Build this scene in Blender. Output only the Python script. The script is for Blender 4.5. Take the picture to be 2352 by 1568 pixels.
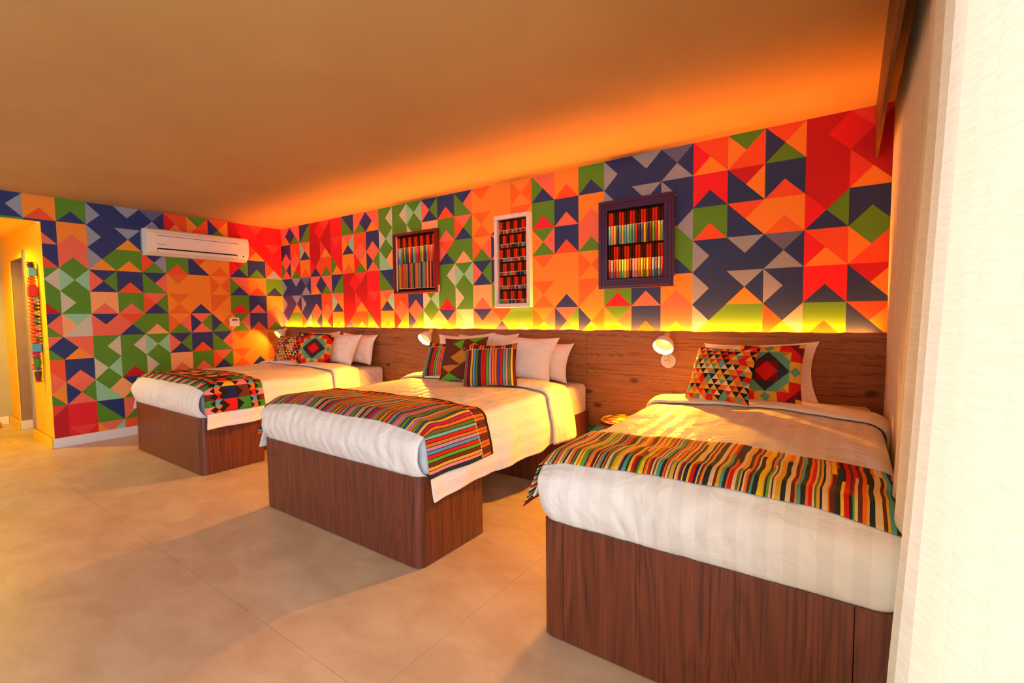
import bpy, bmesh, math, random
from mathutils import Vector, Matrix, noise
random.seed(7)
sc = bpy.context.scene
for o in list(bpy.data.objects):
    bpy.data.objects.remove(o, do_unlink=True)
COL = sc.collection
PI = math.pi

# ------------------------------------------------------------------ camera
YAW, PITCH, ROLL = math.radians(35.3817), math.radians(-3.3067), math.radians(-0.6631)
FPX = 1095.55
cam_d = bpy.data.cameras.new('camera')
cam = bpy.data.objects.new('camera', cam_d); COL.objects.link(cam)
fw = Vector((-math.sin(YAW)*math.cos(PITCH), math.cos(YAW)*math.cos(PITCH), math.sin(PITCH)))
rt = Vector((math.cos(YAW), math.sin(YAW), 0)); up = rt.cross(fw)
rt2 = math.cos(ROLL)*rt + math.sin(ROLL)*up
up2 = -math.sin(ROLL)*rt + math.cos(ROLL)*up
m3 = Matrix((rt2, up2, -fw)).transposed()
cam.matrix_world = Matrix.Translation((6.886, -3.834, 1.375)) @ m3.to_4x4()
cam_d.sensor_width = 36; cam_d.sensor_fit = 'HORIZONTAL'; cam_d.lens = FPX*36/2352
cam_d.clip_start = 0.02
sc.camera = cam

# ------------------------------------------------------------------ world, sun, daylight, exposure
sc.view_settings.view_transform = 'Standard'; sc.view_settings.look = 'None'
sc.view_settings.gamma = 1; sc.view_settings.use_curve_mapping = False
sc.view_settings.exposure = 0.0
sc.cycles.use_denoising = True
sc.cycles.max_bounces = 8; sc.cycles.diffuse_bounces = 5; sc.cycles.sample_clamp_indirect = 6
SKY = (0.86, 1.07, 1.34); SKY_S = 7.0
SUN_S = 3.0
YF0 = -6.2
LED_C, LED_W = (1.0, 0.235, 0.018), 225
LAMP_C, LAMP_W = (1.0, 0.39, 0.025), 50
HALL_C, HALL_W = (1.0, 0.66, 0.03), 150
w = bpy.data.worlds.new('sky'); sc.world = w; w.use_nodes = True
w.node_tree.nodes['Background'].inputs[0].default_value = (*SKY, 1)
w.node_tree.nodes['Background'].inputs[1].default_value = SKY_S
sd = bpy.data.lights.new('sun', 'SUN'); sd.energy = SUN_S; sd.angle = math.radians(3); sd.color = (1, .88, .66)
so = bpy.data.objects.new('sun', sd); COL.objects.link(so)
so.rotation_euler = Vector((-.72, -.5, -.48)).to_track_quat('-Z', 'Y').to_euler(); so.location = (12, 3, 6)
def area(name, loc, rot, sx, sy, e, c, portal=False):
    d = bpy.data.lights.new(name, 'AREA'); d.shape = 'RECTANGLE'; d.size = sx; d.size_y = sy; d.energy = e; d.color = c
    o = bpy.data.objects.new(name, d); COL.objects.link(o); o.location = loc; o.rotation_euler = rot
    if portal: d.cycles.is_portal = True
    return o
area('window_portal', (7.28, -4.1, 1.27), (0, PI/2, 0), 2.4, 3.7, 1, (1, 1, 1), True)
area('window_portal', (1.05, YF0-.02, 1.55), (PI/2, 0, PI), 1.3, 1.6, 1, (1, 1, 1), True)  # sky portal for the added window behind the camera
area('led_strip_light', (3.53, -.026, 1.200), (PI+.6, 0, 0), 6.96, .012, LED_W, LED_C)

# ------------------------------------------------------------------ helpers
def lin(c):
    return tuple(((x/255)/12.92 if x/255 <= .04045 else ((x/255+.055)/1.055)**2.4) for x in c)
MATS = {}
def newmat(name):
    m = bpy.data.materials.new(name); m.use_nodes = True
    return m, m.node_tree, m.node_tree.nodes['Principled BSDF']
def plain(name, rgb, rough=.5, metal=0, spec=.5, emit=None):
    if name in MATS: return MATS[name]
    m, nt, b = newmat(name)
    b.inputs['Base Color'].default_value = (*lin(rgb), 1); b.inputs['Roughness'].default_value = rough
    b.inputs['Metallic'].default_value = metal; b.inputs['Specular IOR Level'].default_value = spec
    if emit: b.inputs['Emission Color'].default_value = (*emit[0], 1); b.inputs['Emission Strength'].default_value = emit[1]
    MATS[name] = m; return m
def N(nt, typ, **kw):
    n = nt.nodes.new(typ)
    for k, v in kw.items():
        if k.startswith('i_'):
            key = k[2:].replace('_', ' ')
            n.inputs[int(key) if key.isdigit() else key].default_value = v
        else: setattr(n, k, v)
    return n
def ramp(nt, stops):
    r = nt.nodes.new('ShaderNodeValToRGB'); e = r.color_ramp.elements
    while len(e) < len(stops): e.new(.5)
    for el, (p, c) in zip(e, stops): el.position = p; el.color = (*c, 1)
    return r
def mapped(nt, scale, coord='Object', rot=(0, 0, 0)):
    t = N(nt, 'ShaderNodeTexCoord'); mp = N(nt, 'ShaderNodeMapping')
    mp.inputs['Scale'].default_value = scale; mp.inputs['Rotation'].default_value = rot
    nt.links.new(t.outputs[coord], mp.inputs[0]); return mp.outputs[0]
def bumped(nt, b, src, strength, dist=.01):
    bp = N(nt, 'ShaderNodeBump', i_Strength=strength, i_Distance=dist)
    nt.links.new(src, bp.inputs['Height']); nt.links.new(bp.outputs[0], b.inputs['Normal'])
def print_material(name, rough, bump=.0, bscale=300, spec=.4):
    m, nt, b = newmat(name)
    a = N(nt, 'ShaderNodeAttribute', attribute_name='Col'); nt.links.new(a.outputs['Color'], b.inputs['Base Color'])
    b.inputs['Roughness'].default_value = rough; b.inputs['Specular IOR Level'].default_value = spec
    if bump:
        n = N(nt, 'ShaderNodeTexNoise', i_Scale=bscale, i_Detail=2.0); nt.links.new(mapped(nt, (1, 1, 1)), n.inputs['Vector'])
        bumped(nt, b, n.outputs[0], bump, .004)
    MATS[name] = m; return m
PAPER = print_material('wallpaper_print', .55, .08, 260, .3)
FABRIC = print_material('printed_fabric', .9, .25, 420, .15)
GLOSSY = print_material('printed_laminate', .7, spec=.2)

def grain_wood(name, axis, dark, mid, light, rough, sc_long, sc_cross, ring, knots=False, ringamt=.35, ringlong=.6):
    m, nt, b = newmat(name)
    s = [sc_cross]*3; s[axis] = sc_long
    v = mapped(nt, tuple(s))
    n1 = N(nt, 'ShaderNodeTexNoise', i_Scale=1.0, i_Detail=6.0, i_Roughness=.65, i_Distortion=.4); nt.links.new(v, n1.inputs['Vector'])
    s2 = [ring]*3; s2[axis] = ringlong
    v2 = mapped(nt, tuple(s2))
    n2 = N(nt, 'ShaderNodeTexNoise', i_Scale=1.0, i_Detail=2.0, i_Distortion=.8); nt.links.new(v2, n2.inputs['Vector'])
    mu = N(nt, 'ShaderNodeMath', operation='MULTIPLY'); mu.inputs[1].default_value = 15.0; nt.links.new(n2.outputs[0], mu.inputs[0])
    fr = N(nt, 'ShaderNodeMath', operation='PINGPONG'); fr.inputs[1].default_value = .5; nt.links.new(mu.outputs[0], fr.inputs[0])
    ad = N(nt, 'ShaderNodeMath', operation='MULTIPLY_ADD'); ad.inputs[1].default_value = ringamt; nt.links.new(fr.outputs[0], ad.inputs[0]); 
    half = N(nt, 'ShaderNodeMath', operation='MULTIPLY'); half.inputs[1].default_value = 1.0-ringamt*.5; nt.links.new(n1.outputs[0], half.inputs[0])
    nt.links.new(half.outputs[0], ad.inputs[2])
    r = ramp(nt, [(.30, dark), (.48, mid), (.75, light)]); nt.links.new(ad.outputs[0], r.inputs[0])
    out = r.outputs[0]
    if knots:
        vk = mapped(nt, (1.4, 1.4, 2.7)); sp = N(nt, 'ShaderNodeSeparateXYZ'); cb = N(nt, 'ShaderNodeCombineXYZ')
        nt.links.new(vk, sp.inputs[0]); nt.links.new(sp.outputs[0], cb.inputs[0]); nt.links.new(sp.outputs[2], cb.inputs[1])
        vo = N(nt, 'ShaderNodeTexVoronoi', voronoi_dimensions='2D', i_Scale=1.0, i_Randomness=1.0); nt.links.new(cb.outputs[0], vo.inputs['Vector'])
        kr = ramp(nt, [(.0, (.12, .10, .09)), (.035, (.35, .3, .27)), (.075, (1, 1, 1))]); nt.links.new(vo.outputs['Distance'], kr.inputs[0])
        mx = N(nt, 'ShaderNodeMix', data_type='RGBA', blend_type='MULTIPLY'); mx.inputs[0].default_value = 1
        nt.links.new(out, mx.inputs[6]); nt.links.new(kr.outputs[0], mx.inputs[7]); out = mx.outputs[2]
    nt.links.new(out, b.inputs['Base Color']); b.inputs['Roughness'].default_value = rough
    bumped(nt, b, ad.outputs[0], .12, .004)
    MATS[name] = m; return m
WALNUT = grain_wood('walnut_laminate', 2, lin((62, 27, 16)), lin((106, 50, 29)), lin((134, 68, 42)), .42, 1.3, 120, 4.2, False, .30, .55)
PINE = grain_wood('knotty_pine_laminate', 0, lin((88, 52, 28)), lin((150, 95, 52)), lin((168, 112, 66)), .6, 1.6, 60, 7.0, True, .24, .9)
DARKWOOD = grain_wood('dark_pelmet_wood', 1, lin((50, 28, 16)), lin((86, 52, 30)), lin((110, 68, 40)), .5, 1.5, 40, 5.0)

def linen(name, stripe, base=(240, 236, 230), wr=.55):
    m, nt, b = newmat(name)
    uv = N(nt, 'ShaderNodeTexCoord')
    if stripe:
        sep = N(nt, 'ShaderNodeSeparateXYZ'); nt.links.new(uv.outputs['UV'], sep.inputs[0])
        mu = N(nt, 'ShaderNodeMath', operation='MULTIPLY'); mu.inputs[1].default_value = 1/.088; nt.links.new(sep.outputs[0], mu.inputs[0])
        fr = N(nt, 'ShaderNodeMath', operation='FRACT'); nt.links.new(mu.outputs[0], fr.inputs[0])
        r = ramp(nt, [(.0, lin(base)), (.5, lin(tuple(x*.97 for x in base)))]); r.color_ramp.interpolation = 'CONSTANT'
        nt.links.new(fr.outputs[0], r.inputs[0]); nt.links.new(r.outputs[0], b.inputs['Base Color'])
        rr = ramp(nt, [(.0, (.75,)*3), (.5, (.5,)*3)]); rr.color_ramp.interpolation = 'CONSTANT'
        nt.links.new(fr.outputs[0], rr.inputs[0]); nt.links.new(rr.outputs[0], b.inputs['Roughness'])
    else:
        b.inputs['Base Color'].default_value = (*lin(base), 1); b.inputs['Roughness'].default_value = .8
    b.inputs['Specular IOR Level'].default_value = .25
    n = N(nt, 'ShaderNodeTexNoise', i_Scale=9.0, i_Detail=4.0, i_Distortion=1.4); nt.links.new(mapped(nt, (1, 1, 1)), n.inputs['Vector'])
    bumped(nt, b, n.outputs[0], wr, .02)
    MATS[name] = m; return m
DUVET = linen('striped_white_satin', True)
COTTON = linen('white_cotton', False, (250, 240, 224), wr=.7)

def link(o, parent=None):
    COL.objects.link(o)
    if parent is not None: o.parent = parent
    return o
def tag(o, label=None, cat=None, group=None, kind=None):
    for k, v in (('label', label), ('category', cat), ('group', group), ('kind', kind)):
        if v: o[k] = v
    return o
def thing(name, loc, label, cat, group=None, kind=None):
    o = bpy.data.objects.new(name, None); o.location = loc; o.empty_display_size = .05
    link(o); return tag(o, label, cat, group, kind)
def mk(name, verts, faces, mat, parent=None, colors=None, smooth=False, uvs=None):
    """One mesh object from world coordinates; origin at the parent's base, or at the mesh's own base."""
    if parent is not None: org = Vector(parent.location) if parent.parent is None else Vector(parent.location)+Vector(parent.parent.location)
    else:
        xs, ys, zs = zip(*verts); org = Vector(((min(xs)+max(xs))/2, (min(ys)+max(ys))/2, min(zs)))
    me = bpy.data.meshes.new(name)
    me.from_pydata([tuple(Vector(v)-org) for v in verts], [], faces)
    for m in (mat if isinstance(mat, (list, tuple)) else [mat]): me.materials.append(m)
    if colors:
        ca = me.color_attributes.new('Col', 'FLOAT_COLOR', 'CORNER')
        buf = []
        for p, c in zip(me.polygons, colors): buf.extend((*c, 1.0)*p.loop_total)
        ca.data.foreach_set('color', buf)
    if uvs:
        ul = me.uv_layers.new(name='UVMap')
        for l in me.loops: ul.data[l.index].uv = uvs[l.vertex_index]
    if smooth: me.polygons.foreach_set('use_smooth', [True]*len(me.polygons))
    me.update()
    o = bpy.data.objects.new(name, me)
    if parent is None: o.location = org
    return link(o, parent)
def bevel(o, wdt=.004, seg=2):
    b = o.modifiers.new('bevel', 'BEVEL'); b.width = wdt; b.segments = seg; b.limit_method = 'ANGLE'; return o
def boxv(x0, x1, y0, y1, z0, z1):
    v = [(x0, y0, z0), (x1, y0, z0), (x1, y1, z0), (x0, y1, z0), (x0, y0, z1), (x1, y0, z1), (x1, y1, z1), (x0, y1, z1)]
    f = [(0, 3, 2, 1), (4, 5, 6, 7), (0, 1, 5, 4), (1, 2, 6, 5), (2, 3, 7, 6), (3, 0, 4, 7)]
    return v, f
def box(name, x0, x1, y0, y1, z0, z1, mat, parent=None, bv=0):
    x0, x1 = sorted((x0, x1)); y0, y1 = sorted((y0, y1)); z0, z1 = sorted((z0, z1))
    o = mk(name, *boxv(x0, x1, y0, y1, z0, z1), mat, parent)
    if bv: bevel(o, bv)
    return o
def struct(o): o['kind'] = 'structure'; return o
def frame_of(axis):
    a = Vector(axis).normalized(); t = Vector((0, 0, 1)) if abs(a.z) < .9 else Vector((1, 0, 0))
    u = a.cross(t).normalized(); return a, u, a.cross(u)
def lathe(name, org, axis, prof, mat, parent=None, seg=24, smooth=True, cap=True):
    """prof: (distance along axis, radius)"""
    a, u, v = frame_of(axis); org = Vector(org); vs = []; fs = []
    for d, r in prof:
        for i in range(seg):
            t = 2*PI*i/seg; vs.append(org+a*d+(u*math.cos(t)+v*math.sin(t))*r)
    n = len(prof)
    for k in range(n-1):
        for i in range(seg):
            j = (i+1) % seg; fs.append((k*seg+i, k*seg+j, (k+1)*seg+j, (k+1)*seg+i))
    if cap: fs.append(tuple(range(seg))[::-1]); fs.append(tuple((n-1)*seg+i for i in range(seg)))
    o = mk(name, vs, fs, mat, parent, smooth=False)
    if smooth:
        o.data.polygons.foreach_set('use_smooth', [len(p.vertices) == 4 for p in o.data.polygons])
    return o
def tube(name, pts, r, mat, parent=None, seg=8):
    vs = []; fs = []; pts = [Vector(p) for p in pts]
    for k, p in enumerate(pts):
        d = (pts[min(k+1, len(pts)-1)]-pts[max(k-1, 0)])
        a, u, v = frame_of(d)
        for i in range(seg): t = 2*PI*i/seg; vs.append(p+(u*math.cos(t)+v*math.sin(t))*r)
    for k in range(len(pts)-1):
        for i in range(seg): j = (i+1) % seg; fs.append((k*seg+i, k*seg+j, (k+1)*seg+j, (k+1)*seg+i))
    fs.append(tuple(range(seg))[::-1]); fs.append(tuple((len(pts)-1)*seg+i for i in range(seg)))
    return mk(name, vs, fs, mat, parent, smooth=True)
def clip(poly, a, b, c):
    """keep a*x+b*y<=c of a 2D convex polygon"""
    out = []
    for i, p in enumerate(poly):
        q = poly[(i+1) % len(poly)]
        dp, dq = a*p[0]+b*p[1]-c, a*q[0]+b*q[1]-c
        if dp <= 1e-9: out.append(p)
        if (dp < -1e-9 and dq > 1e-9) or (dp > 1e-9 and dq < -1e-9):
            t = dp/(dp-dq); out.append((p[0]+(q[0]-p[0])*t, p[1]+(q[1]-p[1])*t))
    return out if len(out) > 2 else []
class PolyMesh:
    """2D polygons with colours, welded, then mapped into space"""
    def __init__(s): s.v = {}; s.pts = []; s.f = []; s.c = []
    def idx(s, p):
        k = (round(p[0], 5), round(p[1], 5))
        if k not in s.v: s.v[k] = len(s.pts); s.pts.append(p)
        return s.v[k]
    def add(s, poly, c, lev=0):
        if lev and len(poly) == 3:
            A, B, C_ = poly; m_ = lambda p, q: ((p[0]+q[0])/2, (p[1]+q[1])/2)
            ab, bc, ca = m_(A, B), m_(B, C_), m_(C_, A)
            for t in ((A, ab, ca), (ab, B, bc), (ca, bc, C_), (ab, bc, ca)): s.add(t, c, lev-1)
            return
        ids = []
        for p in poly:
            i = s.idx(p)
            if i not in ids: ids.append(i)
        if len(ids) > 2: s.f.append(tuple(ids)); s.c.append(c)
    def tile(s, x0, x1, y0, y1, cols, lev=0, clips=()):
        """quarter triangles N E S W; y grows upwards"""
        C_ = ((x0+x1)/2, (y0+y1)/2)
        q = [((x0, y1), (x1, y1)), ((x1, y1), (x1, y0)), ((x1, y0), (x0, y0)), ((x0, y0), (x0, y1))]
        for (a, b), c in zip(q, cols):
            poly = [a, b, C_][::-1]
            for cl in clips: poly = clip(poly, *cl) if poly else poly
            if poly: s.add(poly, c, lev)

# ------------------------------------------------------------------ wallpaper print
T = .245; H = 2.655
PC = {k: lin(v) for k, v in dict(n=(34, 56, 112), g=(84, 146, 36), m=(146, 212, 166), c=(204, 204, 174), y=(146, 158, 172), v=(98, 106, 148),
      o=(248, 150, 44), D=(238, 112, 34), p=(250, 180, 114), k=(240, 116, 84), d=(240, 88, 38), r=(232, 28, 40), R=(190, 20, 32), x=(236, 66, 56)).items()}
BL = {
 'S': 'kkng oodo ggng|ggrg nnkn ooko|gkgo nndn kkgk',
 'B': 'Dooo oooo oDoD|DoDo oono DooD|okgD kgkn oDgn',
 'P': 'ngnk nndn nkgg|ppkp ggkg kgnd|nkkk dgnk ggpg',
 'G': 'gcgg gcgg gmgm|gmgc ggRg gggc|gpmm nkgp mccp',
 'N': 'nnny ynnn vnyn|nnny ynon nnny|ngoy ggog nygd',
 'O': 'ddor gddo dogn|rrnr Ronn nndn|ggdg donn ooDo',
 'R': 'RrRR xRRr rrrr|RRRR RRox xrrr|Rgnr nngn rryd',
 'Q': 'RrRR xRRr rrrr|RRRR RRox xrrr|Rdnr ddgd rrog',
 'D': 'nngg kngk kkon|kmno ddkd nnkn|ooDo kogr kgkn',
}
BL = {k: [r.split() for r in v.split('|')] for k, v in BL.items()}
BL['E'] = [[c[0]+c[3]+c[2]+c[1] for c in row[::-1]] for row in BL['D']]     # mirror image of D
BACK = ['EQDGPBSNORDG', 'NEQDGPBSNORD', 'SNEQDGPBSNOR', 'BSNEQDGPBSNO']
LEFT = ['NSNOR', 'DGPBS', 'RDGPB', 'NRDGP']      # the first block lies beyond the photograph's left edge
def wall_print(rows, ncols, rects, first=0):
    pm = PolyMesh()
    for k in range(12):
        for i in range(ncols):
            t = BL[rows[k//3][i//3]][k % 3][i % 3]
            if rows is LEFT and k == 0 and i == 3: t = 'nynn'
            x0, x1, y1, y0 = (i+first)*T, (i+first+1)*T, H-k*T, H-(k+1)*T
            for (a0, a1, b0, b1) in rects:
                if x1 <= a0 or x0 >= a1 or y1 <= b0 or y0 >= b1: continue
                pm.tile(x0, x1, y0, y1, [PC[c] for c in t], clips=[(1, 0, a1), (-1, 0, -a0), (0, 1, b1), (0, -1, -b0)])
    return pm
XR = 7.20            # inner face of the window wall
YF = -6.2            # wall behind the camera
YP = -2.57           # near side of the left wall, where the passage opens
ZP = 2.39            # passage ceiling
XE = -2.17           # end of the passage
pm = wall_print(BACK, 30, [(0, XR, 0, H)])
vs = [(x, 0, z) for x, z in pm.pts]; fs = list(pm.f); cs = list(pm.c)
bv, bf = boxv(-.1, XR, .002, .12, 0, H); n0 = len(vs)
vs += bv; fs += [tuple(i+n0 for i in f) for f in bf]; cs += [lin((225, 215, 200))]*6
struct(mk('wall_back', vs, fs, PAPER, colors=cs))
pm = wall_print(LEFT, 15, [(YP, 0, 0, H), (-3.65, YP, ZP, H)], first=-15)
vs = [(0, y, z) for y, z in pm.pts]; fs = list(pm.f); cs = list(pm.c)
for b_ in (boxv(-.12, -.002, YP+.004, 0, 0, H), boxv(-.12, -.002, -3.65, YP, ZP+.004, H)):
    n0 = len(vs); vs += b_[0]; fs += [tuple(i+n0 for i in f) for f in b_[1]]; cs += [lin((235, 190, 60))]*6
struct(mk('wall_left', vs, fs, PAPER, colors=cs))

# ------------------------------------------------------------------ shell
def noisy(name, c1, c2, scale, rough, stretch=(1, 1, 1), bump=.05, detail=6.0, lo=.35, hi=.65):
    m, nt, b = newmat(name)
    n = N(nt, 'ShaderNodeTexNoise', i_Scale=scale, i_Detail=detail, i_Roughness=.6, i_Distortion=.5); nt.links.new(mapped(nt, stretch), n.inputs['Vector'])
    r = ramp(nt, [(lo, lin(c1)), (hi, lin(c2))]); nt.links.new(n.outputs[0], r.inputs[0]); nt.links.new(r.outputs[0], b.inputs['Base Color'])
    b.inputs['Roughness'].default_value = rough
    if bump: bumped(nt, b, n.outputs[0], bump, .003)
    MATS[name] = m; return m
VINYL = noisy('beige_vinyl', (192, 164, 132), (212, 188, 156), 3.2, .38, (1, 1.6, 1), .04, 9.0)
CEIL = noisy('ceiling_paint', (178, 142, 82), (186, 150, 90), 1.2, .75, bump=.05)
CREAM = noisy('cream_wall_paint', (226, 216, 194), (232, 222, 202), 4, .7)
YELLOW = noisy('yellow_wall_paint', (248, 202, 26), (252, 210, 34), 5, .55)
WHITE = plain('white_gloss_paint', (236, 234, 230), .4)
TAUPE = noisy('taupe_door_laminate', (150, 124, 104), (160, 134, 112), 4, .5)
STEEL = plain('brushed_aluminium', (170, 170, 164), .35, .9)
JOINT = plain('floor_joint', (158, 136, 108), .8)
fl = struct(box('floor', -2.4, 7.4, YF-.1, .1, -.06, -.0025, JOINT))
plank_me = None
xs_ = [.1+.9*i for i in range(-3, 9)]; ys_ = [-.1-.9*j for j in range(-1, 8)]
g = .0008
for i in range(len(xs_)-1):
    for j in range(len(ys_)-1):
        x0, x1, y1, y0 = max(xs_[i], -2.4), min(xs_[i+1], 7.35), min(ys_[j], .1), max(ys_[j+1], YF-.1)
        if x1-x0 < .05 or y1-y0 < .05: continue
        v_, f_ = boxv(x0+g, x1-g, y0+g, y1-g, -.002, 0.0)
        mk('tile', v_, f_, VINYL, fl)
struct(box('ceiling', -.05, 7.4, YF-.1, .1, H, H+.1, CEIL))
struct(box('wall_front', 1.7, 7.4, YF-.12, YF, 0, H, CREAM))
struct(box('wall_front_end', -.12, .4, YF-.12, YF, 0, H, CREAM))
struct(box('wall_front_sill', .4, 1.7, YF-.12, YF, 0, .65, CREAM))  # wall opened here to make room for the added window
struct(box('wall_front_header', .4, 1.7, YF-.12, YF, 2.35, H, CREAM))
struct(box('wall_left_near', -.12, 0, YF, -3.65, 0, H, CREAM))
# window wall: solid pier behind the far curtain, then a wide opening
struct(box('wall_right', XR, XR+.14, -2.25, .1, 0, H, CREAM))
struct(box('wall_right_header', XR, XR+.14, -5.95, -2.25, 2.47, H, CREAM))
struct(box('wall_right_near', XR, XR+.14, YF, -5.95, 0, H, CREAM))
win = thing('window_1', (XR+.07, -4.1, 0), None, None, kind='structure')
for y in (-2.27, -4.08, -5.93): box('window_frame', XR+.05, XR+.10, y-.025, y+.025, 0.0, 2.47, STEEL, win, .003)
for z in (.025, 2.445): box('window_frame', XR+.05, XR+.10, -5.9, -2.3, z-.025, z+.025, STEEL, win, .003)
mg, nt, b = newmat('window_glass')
tr = N(nt, 'ShaderNodeBsdfTransparent'); gl = N(nt, 'ShaderNodeBsdfGlossy', i_Roughness=.02); mx = N(nt, 'ShaderNodeMixShader', i_0=.06)
nt.links.new(tr.outputs[0], mx.inputs[1]); nt.links.new(gl.outputs[0], mx.inputs[2]); nt.links.new(mx.outputs[0], nt.nodes['Material Output'].inputs[0])
for y0, y1 in ((-5.9, -4.11), (-4.05, -2.3)): box('pane', XR+.072, XR+.078, y0, y1, .05, 2.42, mg, win)
added_win = thing('added_window', (1.05, YF-.06, .65), None, None, kind='structure')  # unseen extra window, added so more daylight reaches the left side
for x in (.425, 1.05, 1.675): box('window_frame', x-.025, x+.025, YF-.085, YF-.035, .65, 2.35, STEEL, added_win, .003)
for z in (.675, 2.325): box('window_frame', .45, 1.65, YF-.085, YF-.035, z-.025, z+.025, STEEL, added_win, .003)
for x0, x1 in ((.45, 1.025), (1.075, 1.65)): box('pane', x0, x1, YF-.063, YF-.057, .70, 2.30, mg, added_win)
# passage on the left
struct(box('passage_ceiling', XE-.1, -.12, -3.75, YP, ZP, ZP+.1, YELLOW))
pw = box('wall_passage', -.90, -.002, YP, YP+.1, 0, ZP, YELLOW); struct(pw)
struct(box('wall_passage_header', -1.625, -.90, YP, YP+.1, 2.115, ZP, YELLOW))
struct(box('wall_passage_inner', XE, -1.625, YP, YP+.1, 0, ZP, YELLOW))
struct(box('wall_passage_end', XE-.1, XE, -3.75, YP+.1, 0, ZP, noisy('sage_wall_paint', (176, 176, 146), (184, 184, 154), 4, .7)))
struct(box('wall_passage_near', XE, -.12, -3.75, -3.65, 0, ZP, YELLOW))
d1 = thing('door_1', (-1.24, YP, 0), None, None, kind='structure')
for x0, x1 in ((-1.64, -1.58), (-.90, -.875)): box('door_casing', x0, x1, YP-.012, YP+.004, 0.0, 2.15, YELLOW, d1, .002)
box('door_casing', -1.58, -.90, YP-.012, YP+.004, 2.09, 2.15, YELLOW, d1, .002)
box('door_lining', -1.624, -1.58, YP-.001, YP+.099, 0.0, 2.114, TAUPE, d1)
box('door_lining', -1.58, -.90, YP+.0, YP+.099, 2.09, 2.114, TAUPE, d1)
box('closet_side', -1.62, -1.565, YP+.1, YP+.9, 0.0, 2.2, TAUPE, d1)
box('closet_side', -.90, -.86, YP+.1, YP+.9, 0.0, 2.2, TAUPE, d1)
box('closet_back', -1.62, -.86, YP+.9, YP+.94, 0.0, 2.2, TAUPE, d1)
box('closet_ceiling', -1.62, -.86, YP+.1, YP+.94, 2.2, 2.24, TAUPE, d1)
struct(box('trim_1', -.872, -.80, YP-.016, YP-.001, .07, 2.17, STEEL))
BH = .105
struct(bevel(box('baseboard_left', .0005, .016, YP-.015, -.06, .0005, BH, WHITE), .003))
struct(bevel(box('baseboard_passage', -.80, .016, YP-.030, YP-.0155, .0005, BH, YELLOW), .003))
struct(bevel(box('baseboard_passage_inner', XE+.017, -1.581, YP-.030, YP-.0155, .0005, BH, YELLOW), .003))
struct(bevel(box('baseboard_closet', -1.5795, -1.55, YP-.015, YP+.88, .0005, BH, WHITE), .003))
struct(bevel(box('baseboard_passage_end', XE+.0005, XE+.016, -3.64, YP-.031, .0005, BH, WHITE), .003))
# ceiling downlight in the passage
dl = thing('ceiling_downlight', (-.75, -3.2, ZP), 'round white recessed downlight in the yellow passage ceiling', 'downlight')
lathe('trim_ring', (-.75, -3.2, ZP), (0, 0, -1), [(.0005, .075), (.006, .07), (.006, .05), (.002, .048)], WHITE, dl, cap=False)
lathe('lens', (-.75, -3.2, ZP), (0, 0, -1), [(.0008, .048), (.002, .047)], plain('downlight_glow', (255, 240, 200), .5, emit=(HALL_C, 8)), dl)
hl = bpy.data.lights.new('downlight_light', 'SPOT'); hl.energy = HALL_W; hl.color = HALL_C; hl.spot_size = 2.75; hl.spot_blend = .6; hl.shadow_soft_size = .05
ho = bpy.data.objects.new('downlight_light', hl); ho.location = (-.75, -3.2, ZP-.03); link(ho)

# ------------------------------------------------------------------ headboard
HBX = [.02, 2.513, 5.004, 7.19]
hb = thing('headboard', (3.6, -.06, .40), 'long knotty wood headboard panel with wavy live edge along the back wall', 'headboard')
for a, b_ in zip(HBX[:-1], HBX[1:]):
    n = int((b_-a)/.025); vs = []; fs = []
    for i in range(n+1):
        x = a+.0015+(b_-a-.003)*i/n
        zt = 1.226+.008*noise.noise(Vector((x*3.1, 0, 0)))+.010*noise.noise(Vector((x*7.3, 4, 0)))+.004*noise.noise(Vector((x*19, 9, 0)))
        vs += [(x, -.062, .40), (x, -.062, zt-.004), (x, -.056, zt), (x, -.040, zt), (x, -.040, .40)]
    for i in range(n):
        for k in range(5): fs.append((i*5+k, i*5+(k+1) % 5, (i+1)*5+(k+1) % 5, (i+1)*5+k))
    fs += [(0, 4, 3, 2, 1), tuple(n*5+k for k in range(5))]
    mk('panel', vs, fs, PINE, hb)
for x in (.4, 1.9, 3.1, 4.4, 5.6, 6.9): box('batten', x-.03, x+.03, -.040, -.0005, .45, 1.10, DARKWOOD, hb)
box('led_strip', .04, 7.04, -.0385, -.028, 1.150, 1.158, plain('led_strip_tape', (255, 210, 120), .5, emit=(LED_C, 4)), hb)

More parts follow.
